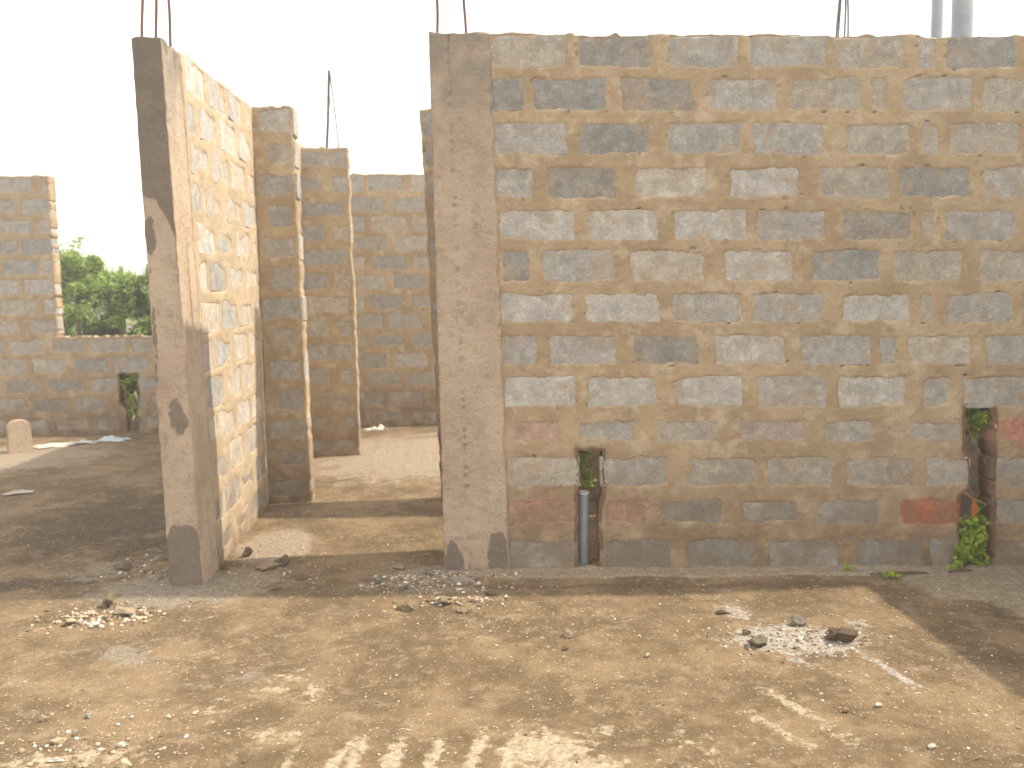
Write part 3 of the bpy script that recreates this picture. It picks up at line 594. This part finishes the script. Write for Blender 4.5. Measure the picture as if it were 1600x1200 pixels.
# ================================================================== pipes
def pipe(name, label, p0, p1, r, cap=True, group=None, collar=None):
    p0 = Vector(p0); p1 = Vector(p1); root = empty(name, p0); tag(root, label, 'pipe', group)
    t = .006; V = []; Fc = []; n = 24; a = Vector((1, 0, 0)); b = Vector((0, 1, 0))
    prof = [(p0, r), (p1, r), (p1, r-t), (p1-(p1-p0).normalized()*.25, r-t)]
    for q, rad in prof:
        for k in range(n):
            th = 2*math.pi*k/n; V.append(q+a*math.cos(th)*rad+b*math.sin(th)*rad)
    for i in range(3):
        for k in range(n): Fc.append((i*n+k, i*n+(k+1) % n, (i+1)*n+(k+1) % n, (i+1)*n+k))
    Fc.append(tuple(3*n+k for k in range(n)))
    link('pipe_body', mesh('pipe_body', V, Fc), M['pvc'], root, True).data.polygons.foreach_set('use_smooth', [True]*n+[False]*n+[True]*n+[False])
    if cap:
        V = []; Fc = []
        for q, rad in [(p1-Vector((0, 0, .012)), r+.0015), (p1+Vector((0, 0, .002)), r+.0015), (p1+Vector((0, 0, .002)), r-t-.001), (p1-Vector((0, 0, .012)), r-t-.001)]:
            for k in range(n):
                th = 2*math.pi*k/n; V.append(q+a*math.cos(th)*rad+b*math.sin(th)*rad)
        for i in range(4):
            for k in range(n): Fc.append((i*n+k, i*n+(k+1) % n, ((i+1) % 4)*n+(k+1) % n, ((i+1) % 4)*n+k))
        link('pipe_rim', mesh('pipe_rim', V, Fc), M['pvc_end'], root)
    if collar:
        V, Fc = tube_v([p0+(p1-p0)*collar, p0+(p1-p0)*(collar+.03)], r+.006, 24); link('coupling', mesh('coupling', V, Fc), M['pvc'], root)
pipe('drain_pipe', 'short grey plastic pipe with pale rim standing in the small slot of the wall', (.752, .10, 0), (.760, .10, .452), .031)
pipe('stand_pipe', 'thinner grey plastic pipe rising behind the wall top at right', (3.36, 1.0, 0), (3.362, 1.0, 3.76), .050)
pipe('stand_pipe', 'thicker blue-grey plastic pipe rising behind the wall top at right', (3.68, 1.2, 0), (3.665, 1.2, 3.97), .094)
V = []
root = None
# bars of the second stub
c2 = [mp2(np.array(.05), np.array(0.)), mp2(np.array(.33), np.array(0.))]
def loose_bar(p0, p1, par, r=.009):
    p0 = Vector(p0); p1 = Vector(p1); p0 = p0-(p1-p0).normalized()*.25
    V, Fc = tube_v([p0, p0.lerp(p1, .5)+Vector((.006, 0, 0)), p1], r, 8); link('rebar', mesh('rebar', V, Fc), M['steel'], par)
r2 = C['rebar2']; loose_bar(r2[0], r2[1], stub2, .013); loose_bar(r2[2], r2[3], stub2, .006)
loose_bar((r2[1][0]-.01, r2[1][1], r2[1][2]-.1), (r2[1][0]-.03, r2[1][1], r2[1][2]+.42), stub2, .0025)

# ================================================================== stones and rubble
def rock_mesh(seed, sx, sy, sz, rough=.25, sub=2, name='stone'):
    import bmesh
    bm = bmesh.new(); bmesh.ops.create_icosphere(bm, subdivisions=sub, radius=1)
    rr = random.Random(seed); pl = [(Vector((rr.gauss(0, 1), rr.gauss(0, 1), rr.gauss(0, 1))).normalized(), rr.uniform(.45, .8)) for _ in range(11)]
    for v in bm.verts:
        for nrm, dd in pl:
            t = v.co.dot(nrm)-dd
            if t > 0: v.co -= nrm*t
        q = v.co.copy(); k = 1+rough*(float(vn(np.array(q.x*1+q.z), np.array(q.y-q.z*.7), .55, seed)))*.6
        v.co = Vector((q.x*sx*k, q.y*sy*k, q.z*sz*k))
    me = bpy.data.meshes.new(name); bm.to_mesh(me); bm.free(); return me
def rock(name, label, cat, x, y, wx, wy, h, col, seed, rot=0, sink=.25, group=None, mat='rubble', rough=.35, tilt=0):
    o = bpy.data.objects.new(name, rock_mesh(seed, wx/2, wy/2, h/2, rough, 4, name)); COL.objects.link(o); o.data.materials.append(M[mat])
    o.location = (x, y, gz(x, y)+h/2*(1-sink*1.2)); o.rotation_euler = (tilt, tilt*.6, rot); o.color = col+(1,)
    tag(o, label, cat, group); return o
BR = (.14, .10, .065); TN = (.30, .225, .145); GR = (.25, .22, .175); YL = (.50, .41, .27); DK = (.10, .075, .055); WH = (.62, .57, .48)
G1 = 'broken mortar lumps by the left wall'; G2 = 'crumbled cement lumps by the plastered column'; G3 = 'lumps around the grey ash patch'; G4 = 'pebbles in the foreground'; G5 = 'pale rubble at left'
rocks = [
 ('rubble_lump', 'dark round lump at the foot of the sunlit left wall', 'rubble', -1.33, .53, .075, .07, .075, DK, G1),
 ('mortar_slab', 'tilted tan slab of mortar, largest piece near the passage mouth', 'rubble', -1.15, .22, .17, .10, .05, TN, G1),
 ('rubble_lump', 'brown lump resting behind the tilted tan slab', 'rubble', -1.07, .31, .13, .09, .07, BR, G1),
 ('rubble_lump', 'flat brown chip to the right of the tilted slab', 'rubble', -.93, .06, .10, .05, .03, BR, G1),
 ('rubble_lump', 'small brown chip between the column foot and the tilted slab', 'rubble', -1.41, .27, .035, .03, .03, BR, G1),
 ('rubble_lump', 'thin brown chip in front of the tilted slab', 'rubble', -1.02, -.14, .07, .04, .025, BR, G1),
 ('rubble_lump', 'brown crumbly clod in the sun, nearest of the cement lumps', 'rubble', -.27, -.52, .14, .09, .055, (.24, .18, .12), G2),
 ('rubble_lump', 'tan clod just right of the nearest crumbly one', 'rubble', -.08, -.50, .10, .07, .04, TN, G2),
 ('rubble_lump', 'grey angular lump leftmost of the cement spill', 'rubble', -.46, -.10, .08, .06, .045, GR, G2),
 ('rubble_lump', 'grey flat flake at the shadow edge of the passage', 'rubble', -.36, .18, .10, .06, .03, GR, G2),
 ('rubble_lump', 'grey lump touching the foot of the plastered column', 'rubble', -.16, -.02, .09, .07, .035, GR, G2),
 ('rubble_lump', 'long low grey crust under the plastered column', 'rubble', .05, -.16, .20, .08, .035, (.30, .25, .20), G2),
 ('rubble_lump', 'brown lump on the edge of the cement crust right of the column', 'rubble', .17, -.34, .08, .05, .03, BR, G2),
 ('rubble_lump', 'pale clod farther right of the nearest crumbly one', 'rubble', .03, -.60, .09, .05, .03, TN, G2),
 ('rubble_lump', 'small grey lump in the middle of the cement spill', 'rubble', -.30, -.24, .07, .05, .04, GR, G2),
 ('rubble_lump', 'olive-brown clod standing tallest in the pale heap', 'rubble', -1.88, -.30, .10, .07, .085, (.19, .15, .09), G5),
 ('rubble_lump', 'broad yellowish chunk in the pale heap', 'rubble', -1.72, -.48, .13, .09, .045, (.38, .30, .20), G5),
 ('rubble_lump', 'yellowish chip at the left tip of the pale heap', 'rubble', -1.98, -.55, .09, .06, .03, YL, G5),
 ('rubble_lump', 'pale chip in front of the tall clod', 'rubble', -1.84, -.60, .07, .05, .035, WH, G5),
 ('rubble_lump', 'jagged grey flake left of the column foot', 'rubble', -1.86, .50, .14, .07, .05, GR, None),
 ('rubble_lump', 'dark grey clod farther left of the column foot', 'rubble', -2.02, .33, .13, .08, .045, (.16, .125, .095), None),
 ('rubble_lump', 'largest dark brown lump on the grey ash patch', 'rubble', 1.80, -1.20, .17, .13, .095, (.115, .08, .055), G3),
 ('rubble_lump', 'mossy grey lump at the left side of the ash patch', 'rubble', 1.385, -1.20, .115, .09, .065, (.17, .15, .105), G3),
 ('rubble_lump', 'grey lump at the back of the ash patch', 'rubble', 1.66, -.97, .085, .07, .06, (.20, .18, .15), G3),
 ('rubble_lump', 'small dark lump behind the mossy one', 'rubble', 1.365, -1.07, .045, .04, .04, (.15, .13, .10), G3),
 ('rubble_lump', 'flat dark chip behind the ash patch towards the wall', 'rubble', 1.33, -.79, .085, .045, .025, DK, G3),
 ('stone', 'rounded tan stone alone in the middle of the yard', 'stone', .515, -1.00, .062, .055, .05, TN, None),
 ('stone', 'flat brown pebble just below the lone tan stone', 'stone', .485, -1.15, .045, .03, .022, BR, None),
 ('stone', 'white oval pebble at the lower right', 'stone', 1.67, -2.19, .036, .022, .018, WH, None),
 ('stone', 'reddish stone beside a pale chip right of centre', 'stone', 1.49, -1.885, .040, .03, .02, (.34, .19, .13), None),
 ('stone', 'pale chip right of the reddish stone', 'stone', 1.63, -1.86, .036, .03, .025, WH, None),
 ('stone', 'white pebble left of the ash patch in the middle of the yard', 'stone', .84, -1.28, .030, .025, .022, WH, None),
 ('stone', 'tan pebble leftmost of the row above the big foreground slab stone', 'stone', -1.64, -1.65, .038, .03, .028, TN, G4),
 ('stone', 'bluish grey pebble in the left foreground', 'stone', -1.475, -1.63, .034, .028, .024, (.33, .34, .34), G4),
 ('stone', 'flat yellowish stone, broadest of the foreground pebbles', 'stone', -1.51, -1.83, .075, .055, .026, YL, G4),
 ('stone', 'white angular pebble right of the broad yellowish stone', 'stone', -1.26, -1.88, .040, .03, .025, WH, G4),
 ('stone', 'long pale stone at the bottom left edge', 'stone', -1.46, -1.965, .070, .025, .022, WH, G4),
 ('stone', 'large pale cobble near the bottom edge', 'stone', -1.20, -2.03, .075, .05, .035, YL, G4),
 ('stone', 'brown cobble between the two pale ones at the bottom', 'stone', -1.38, -2.01, .060, .045, .035, TN, G4),
 ('stone', 'small white pebble left of a pair in the foreground', 'stone', -1.30, -1.655, .022, .018, .015, WH, G4),
 ('stone', 'white oval pebble, left of the foreground pair', 'stone', -1.155, -1.66, .032, .024, .018, WH, G4),
 ('stone', 'white oval pebble, right of the foreground pair', 'stone', -1.055, -1.64, .028, .02, .018, WH, G4),
]
for i, (nm, lab, cat, x, y, wx, wy, h, c, g) in enumerate(rocks):
    rock(nm, lab, cat, x, y, wx, wy, h, c, 200+i*7, rot=(i*1.7) % 3 if wx/wy < 1.6 else random.uniform(-.3, .3), group=g, mat='rubble', rough=.5 if cat == 'rubble' else .15, tilt=.15 if cat == 'rubble' else .05)

# gravel nobody could count
def gravel():
    rr = np.random.RandomState(4); base = []
    phi = (1+5**.5)/2
    iv = np.array([(-1, phi, 0), (1, phi, 0), (-1, -phi, 0), (1, -phi, 0), (0, -1, phi), (0, 1, phi), (0, -1, -phi), (0, 1, -phi), (phi, 0, -1), (phi, 0, 1), (-phi, 0, -1), (-phi, 0, 1)], float)/1.9
    it = np.array([(0, 11, 5), (0, 5, 1), (0, 1, 7), (0, 7, 10), (0, 10, 11), (1, 5, 9), (5, 11, 4), (11, 10, 2), (10, 7, 6), (7, 1, 8), (3, 9, 4), (3, 4, 2), (3, 2, 6), (3, 6, 8), (3, 8, 9), (4, 9, 5), (2, 4, 11), (6, 2, 10), (8, 6, 7), (9, 8, 1)])
    V = []; Fc = []; tone = []; n = 0
    def put(x, y, s):
        nonlocal n
        if dist_at(x, y) < .02 and x > -.1: return
        v = iv*(1+rr.uniform(-.25, .25, (12, 1)))*np.array([s, s*rr.uniform(.6, 1), s*rr.uniform(.4, .8)]); a = rr.uniform(0, 6.28)
        v = v@np.array([[math.cos(a), math.sin(a), 0], [-math.sin(a), math.cos(a), 0], [0, 0, 1]])
        V.append(v+np.array([x, y, gz(x, y)+s*.2])); Fc.append(it+12*n); tone.append(np.full(12, rr.uniform(0, 1))); n += 1
    def dist_at(x, y): return (.076-.0986*(x+.08))-y
    for _ in range(5000):
        y = -2.4+3.2*rr.rand()**1.3; x = rr.uniform(-2.4, 3.0)
        if fbm(np.array(x), np.array(y), .35, 91) < rr.uniform(-.7, .5): continue
        put(x, y, .0022+.0065*rr.rand()**5)
    for (cx, cy, rx, ry, m, sm) in [(-1.85, -.48, .26, .12, 420, .015), (-.15, -.15, .30, .18, 420, .014), (0, -.45, .25, .08, 160, .014), (-1.9, .35, .25, .3, 110, .012), (1.6, -1.15, .28, .16, 420, .009), (-1.4, -1.85, .35, .22, 120, .011), (-1.15, .15, .3, .25, 90, .010), (.3, -.75, .6, .3, 160, .005), (1.9, -1.6, .5, .5, 140, .006)]:
        for _ in range(m):
            put(cx+rx*rr.randn()*.6, cy+ry*rr.randn()*.6, .003+sm*rr.rand()**2.2)
    me = mesh('gravel', np.concatenate(V), np.concatenate(Fc)); attr(me, 'tone', np.concatenate(tone))
    k = NB('mixed_gravel', .9); c = k.mix(k.ramp(k.attr('tone'), .0, .8), (.17, .115, .07), (.50, .41, .30)); c = k.mix(k.ramp(k.attr('tone'), .86, .90), c, (.66, .61, .52)); k.col(c); k.bump(k.noise(200, 3), .4, .003)
    o = link('gravel', me, k.m); tag(o, 'small gravel and grit scattered over the dusty yard', 'gravel', kind='stuff')
gravel()

# ================================================================== marker post, rags, scraps
def post():
    W, D_, H_ = .25, .14, .36; prof = []
    for k in range(9):
        a = math.pi*(1-k/8); prof.append((W/2*.92*math.cos(a), H_-.07+.07*math.sin(a)))
    prof = [(-W/2, -.02)]+prof+[(W/2, -.02)]
    n = len(prof); V = [(x, -D_/2, z) for x, z in prof]+[(x, D_/2, z) for x, z in prof]
    Fc = [tuple(range(n))[::-1], tuple(range(n, 2*n))]+[(i, (i+1) % n, n+(i+1) % n, n+i) for i in range(n)]
    me = mesh('concrete_marker', V, Fc); import bmesh
    bm = bmesh.new(); bm.from_mesh(me); bmesh.ops.bevel(bm, geom=bm.edges[:], offset=.012, segments=2, affect='EDGES'); bm.to_mesh(me); bm.free()
    attr(me, 'stain', np.zeros(len(me.vertices)))
    o = link('concrete_marker', me, M['concrete'], None, False); o.location = (-4.76, 4.95, 0); o.rotation_euler = (0, 0, math.radians(28)); tag(o, 'small round-topped concrete marker standing near the far left wall', 'marker')
post()
def sheet(name, label, x, y, w_, d_, h, col, seed, rot=0):
    n = 22; u, v = np.meshgrid(np.linspace(-1, 1, n), np.linspace(-1, 1, n), indexing='ij')
    r = 1+.3*vn(u*2, v*2, .8, seed); z = np.abs(fbm(u, v, .55, seed+1, 3))*h*1.6*np.clip(1.2-np.hypot(u, v), .05, 1)+.012
    V = np.stack([u*w_/2*r+.12*w_*vn(u, v, .5, seed+2), v*d_/2*r+.1*d_*vn(u, v, .4, seed+3), z], -1).reshape(-1, 3)
    id_ = np.arange(n*n).reshape(n, n); Q = np.stack([id_[:-1, :-1], id_[1:, :-1], id_[1:, 1:], id_[:-1, 1:]], -1).reshape(-1, 4)
    me = mesh(name, V, Q); o = link(name, me, M['cloth']); o.color = col+(1,); o.location = (x, y, gz(x, y)); o.rotation_euler = (0, 0, rot)
    md = o.modifiers.new('thickness', 'SOLIDIFY'); md.thickness = .004; tag(o, label, 'litter'); return o
sheet('plastic_sheet', 'crumpled off-white sheet lying by the far left wall', -4.55, 5.30, .42, .30, .05, (.62, .57, .48), 1, .2)
sheet('plastic_sheet', 'crumpled pale blue sheet lying below the wall hole', -4.02, 5.60, .34, .22, .05, (.50, .58, .62), 2, -.2)
sheet('paper_scrap', 'small grey scrap beside the off-white sheet', -4.28, 5.45, .30, .16, .05, (.55, .52, .47), 3, .1)
sheet('paper_scrap', 'thin pale scrap lying alone on the shaded ground', -3.76, 2.74, .20, .09, .03, (.50, .45, .38), 4, .35)
sheet('paper_scrap', 'white scrap at the foot of the back wall in the passage', -.97, 5.90, .22, .12, .07, (.66, .62, .55), 5, 0)

# ================================================================== plants
def leaves(pos, size, seed, droop=.3, ratio=.45, updir=None):
    """pos Nx3 -> diamond leaves (two triangles folded on the rib)"""
    rr = np.random.RandomState(seed); n = len(pos); s = size*(.6+.8*rr.rand(n))
    d = rr.randn(n, 3); d[:, 2] = d[:, 2]*.5-droop; d /= np.linalg.norm(d, axis=1)[:, None]
    q = rr.randn(n, 3); q -= d*(q*d).sum(1)[:, None]; q /= np.linalg.norm(q, axis=1)[:, None]; nn = np.cross(d, q)
    s = s[:, None]; a = pos; b = pos+d*s*.45+q*s*ratio*.5+nn*s*.08; c = pos+d*s; e = pos+d*s*.45-q*s*ratio*.5+nn*s*.08
    V = np.stack([a, b, c, e], 1).reshape(-1, 3); i = np.arange(n)*4
    Fc = np.stack([np.stack([i, i+1, i+2], 1), np.stack([i, i+2, i+3], 1)], 1).reshape(-1, 3)
    return V, Fc, np.repeat(rr.rand(n), 4)
def shrub(label, x, y, w_, h, nl, seed, z0=0.1, size=.068, mat='leaf', group=None, name='shrub', depth=None):
    rr = np.random.RandomState(seed); root = empty(name, (x, y, 0)); tag(root, label, 'shrub', group)
    # clumps
    nc = 42; cl = []
    for k in range(nc):
        t = rr.rand()**.7; a = rr.uniform(0, 6.28); rad = w_*.5*math.sqrt(rr.rand())*(1-.55*t**2)
        cl.append((x+math.cos(a)*rad, y+math.sin(a)*rad*(depth or 1), z0+t*(h-z0)*(1-.35*(rad/(w_*.5))**2), rr.uniform(.13, .30)*w_*.42))
    P = []; tn = []
    for c in cl:
        m = int(nl/nc); q = rr.randn(m, 3); q /= np.linalg.norm(q, axis=1)[:, None]; q *= (rr.rand(m, 1)**.45)*c[3]; q[:, 2] *= .75
        P.append(q+np.array(c[:3])); tn.append(np.clip(np.full(m, rr.uniform(0, .55))+rr.rand(m)*.45, 0, 1))
    for k in range(26):      # upright sprays breaking the outline
        a = rr.uniform(0, 6.28); rad = w_*.45*rr.rand(); m = 60; t = rr.rand(m); L_ = rr.uniform(.2, .45)
        b = np.array([x+math.cos(a)*rad, y+math.sin(a)*rad*(depth or 1), h*(.70+.2*rr.rand())*(1-.25*rad/(w_*.5))]); dr = np.array([rr.uniform(-.4, .4), rr.uniform(-.3, .3), 1])
        P.append(b+dr*(t*L_)[:, None]+rr.randn(m, 3)*.035); tn.append(np.full(m, rr.uniform(.2, .8)))
    P = np.concatenate(P); tn = np.concatenate(tn); P = P[P[:, 2] > .02]
    V, Fc, t4 = leaves(P, size, seed+1); tn = np.resize(np.repeat(tn, 4), len(V))*.75+t4*.25
    me = mesh('foliage', V, Fc); attr(me, 'tone', tn); link('foliage', me, M[mat], root)
    SV = []; SF = []; o_ = 0
    for k in range(9):
        a = rr.uniform(0, 6.28); rad = w_*.38*rr.rand(); v, f = tube_v([(x+rad*.15*math.cos(a), y+rad*.15*math.sin(a), -.02), (x+rad*.6*math.cos(a), y+rad*.6*math.sin(a), h*.45), (x+rad*math.cos(a), y+rad*math.sin(a), h*.9)], [.022, .014, .005], 5)
        SV += v; SF += [tuple(i+o_ for i in q) for q in f]; o_ += len(v)
    link('stem', mesh('stem', SV, SF), M['bark'], root)
    return root
GS = 'shrubs beyond the back wall'
shrub('leafy green shrub filling the left part of the window gap, tallest tip at its left', -5.9, 9.6, 1.5, 2.55, 20000, 301, group=GS)
shrub('feathery green shrub in the middle of the window gap', -5.15, 9.3, 1.35, 2.15, 18000, 302, group=GS)
shrub('yellow-green shrub at the right of the window gap against the column', -4.45, 9.2, 1.5, 2.30, 17000, 303, group=GS)
shrub('deeper green shrub farther behind the window gap', -6.9, 12.5, 3.0, 2.3, 12000, 304, group=GS, size=.1)
shrub('low dark shrub pressed behind the hole in the far left wall', -4.05, 7.0, 1.1, 1.0, 7000, 305, group=GS, size=.07)

def weed(label, pts, nl, size, seed, spread, root_p, mat='weed', stems=True, group=None, name='weed', flat=.6, dep=None):
    """pts: centres of leaf clumps (x,y,z,r)"""
    rr = np.random.RandomState(seed); root = empty(name, root_p); tag(root, label, 'plant', group); P = []; tn = []
    wsum = sum(p[3]**2 for p in pts)
    for p in pts:
        m = max(6, int(nl*p[3]**2/wsum)); q = rr.randn(m, 3); q /= np.linalg.norm(q, axis=1)[:, None]; q *= rr.rand(m, 1)**.5*p[3]; q[:, 1] *= flat
        P.append(q+np.array(p[:3])); tn.append(np.clip(rr.uniform(.1, .6)+rr.rand(m)*.4, 0, 1))
    P = np.concatenate(P); V, Fc, t4 = leaves(P, size, seed+1, .1, .75); me = mesh('foliage', V, Fc); attr(me, 'tone', np.resize(np.repeat(np.concatenate(tn), 4), len(V))*.7+t4*.3)
    link('foliage', me, M[mat], root)
    if stems:
        SV = []; SF = []; o_ = 0
        for p in pts:
            rp = Vector(root_p); q = Vector(p[:3]); md = rp.lerp(q, .5)+Vector((rr.uniform(-.02, .02), 0, .02))
            v, f = tube_v([rp, md, q], [.003, .0025, .0015], 5); SV += v; SF += [tuple(i+o_ for i in g) for g in f]; o_ += len(v)
        link('stem', mesh('stem', SV, SF), M['twig'], root)
    return root
def onM(s, z, d=0.): return tuple(float(v) for v in (mpM(np.array(s), np.array(z))+dM*d))
h2 = C['hole2']; sx = sum(p[0] for p in h2)/len(h2)
def cl(s, z, d, r): q = onM(s, z, d); return (q[0], q[1], q[2], r)
s2 = h2[0][0]; s2b = h2[1][0]; sb = h2[3][0]
weed_low = weed('bright yellow-green leafy weed spilling from the foot of the right slot', [cl(sb+.04, .10, .03, .07), cl(sb+.09, .17, .02, .08), cl(sb+.06, .25, .0, .07), cl(sb+.12, .30, .04, .06), cl(sb+.10, .06, .0, .06), cl(sb+.13, .22, .05, .06), cl(sb+.14, .37, .05, .035), cl(sb+.02, .12, -.03, .05), cl(sb+.08, .20, -.03, .06), cl(sb+.12, .10, -.02, .05)], 620, .036, 401, .1, onM(sb+.08, 0, .05))
weed_top = weed('green weed hanging at the top of the right slot', [cl(s2+.05, .90, .10, .06), cl(s2+.10, .86, .09, .06), cl(s2+.09, .80, .12, .045), cl(s2+.11, .91, .05, .05)], 210, .034, 402, .1, onM(s2+.05, .75, .13))
weed('dark green sprig on the ground left of the right slot', [cl(sb-.03, .03, -.06, .035), cl(sb-.08, .02, -.10, .025), cl(sb, .05, -.03, .03)], 70, .026, 403, .1, onM(sb, 0, -.02), stems=False)
weed('tiny green sprig on the ledge under the wall', [(2.42, -.37, .03, .03), (2.46, -.38, .025, .02)], 45, .024, 404, .1, (2.42, -.37, 0), stems=False)
weed('tiny green sprig nearest the wall corner of the sunlit yard', [(2.24, -.23, .03, .024)], 26, .024, 405, .1, (2.24, -.23, 0), stems=False)
h1 = C['hole1']
weed('green weed behind the drain pipe in the small slot', [cl(h1[0][0]+.03, .70, .10, .045), cl(h1[0][0]+.035, .62, .12, .04), cl(h1[0][0]+.05, .55, .12, .045), cl(h1[0][0]+.06, .48, .16, .04)], 150, .032, 406, .1, onM(h1[0][0]+.05, 0, .24))
weed('dusty weed in the hole of the far left wall', [tuple(mpB(np.array(1.27), np.array(.60)))+(.06,), tuple(mpB(np.array(1.36), np.array(.42)))+(.05,), tuple(mpB(np.array(1.34), np.array(.25)))+(.05,)], 120, .04, 407, .1, tuple(mpB(np.array(1.33), np.array(0.))))
def stick(name, label, pts, r, mat='twig', cat='twig', par=None):
    V, Fc = tube_v(pts, r, 6); o = link(name, mesh(name, V, Fc), M[mat], par); tag(o, label, None if par else cat)
stick('dry_stem', 'long thin dry stem slanting down through the right slot', [onM(s2+.01, .86, .03), onM(s2+.07, .74, .02), onM(s2+.12, .62, .01)], [.003, .003, .002], par=weed_top)
stick('dry_stem', 'pale dry stalk crossing above the bright weed in the right slot', [onM(sb+.03, .46, .0), onM(sb+.08, .42, -.01), onM(sb+.155, .385, -.02)], [.004, .004, .003], par=weed_low)
stick('dry_stem', 'thin dry stalk leaning left in the right slot', [onM(sb+.12, .34, .0), onM(sb+.07, .43, .0), onM(sb+.035, .475, .0)], [.002, .002, .002], par=weed_low)
stick('twig', 'dark twig lying on the ledge beside the green sprig', [(2.33, -.325, .018), (2.44, -.34, .028), (2.55, -.325, .022), (2.66, -.33, .018)], [.006, .009, .008, .004], 'bark')
stick('twig', 'short dark twig nearest the right slot on the ledge', [(2.78, -.34, .020), (2.86, -.325, .028), (2.93, -.32, .020)], [.005, .008, .004], 'bark')
stick('twig', 'thin pale twig lying at the bottom right of the yard', [(1.74, -2.30, .006), (1.79, -2.285, .010), (1.84, -2.30, .006)], [.0016, .002, .0012])
def dry_leaf():
    a, b, c = onM(sb+.075, .43, -.02), onM(sb+.095, .36, -.025), onM(sb+.07, .27, -.01)
    V = [a, (b[0]-.012, b[1], b[2]), c, (b[0]+.012, b[1]-.006, b[2])]; me = mesh('dry_leaf', V, [(0, 1, 2), (0, 2, 3)]); o = link('dry_leaf', me, M['dryleaf'], weed_low)
    md = o.modifiers.new('thickness', 'SOLIDIFY'); md.thickness = .002; tag(o, 'curled orange dry leaf hanging in the right slot')
dry_leaf()

# ================================================================== dusty air
hz = bpy.data.materials.new('dusty_air'); hz.use_nodes = True; t_ = hz.node_tree; t_.nodes.clear()
pv = t_.nodes.new('ShaderNodeVolumePrincipled'); pv.inputs['Color'].default_value = (.93, .92, .90, 1); pv.inputs['Density'].default_value = .0075; pv.inputs['Anisotropy'].default_value = .2
mo = t_.nodes.new('ShaderNodeOutputMaterial'); t_.links.new(pv.outputs[0], mo.inputs['Volume'])
V = [(x, y, z) for x in (-3600, 3600) for y in (-3600, 4200) for z in (-1.2, 4.6)]
ho = link('haze', mesh('haze', V, [(0, 1, 3, 2), (4, 6, 7, 5), (0, 4, 5, 1), (2, 3, 7, 6), (0, 2, 6, 4), (1, 5, 7, 3)]), hz); tag(ho, kind='stuff')
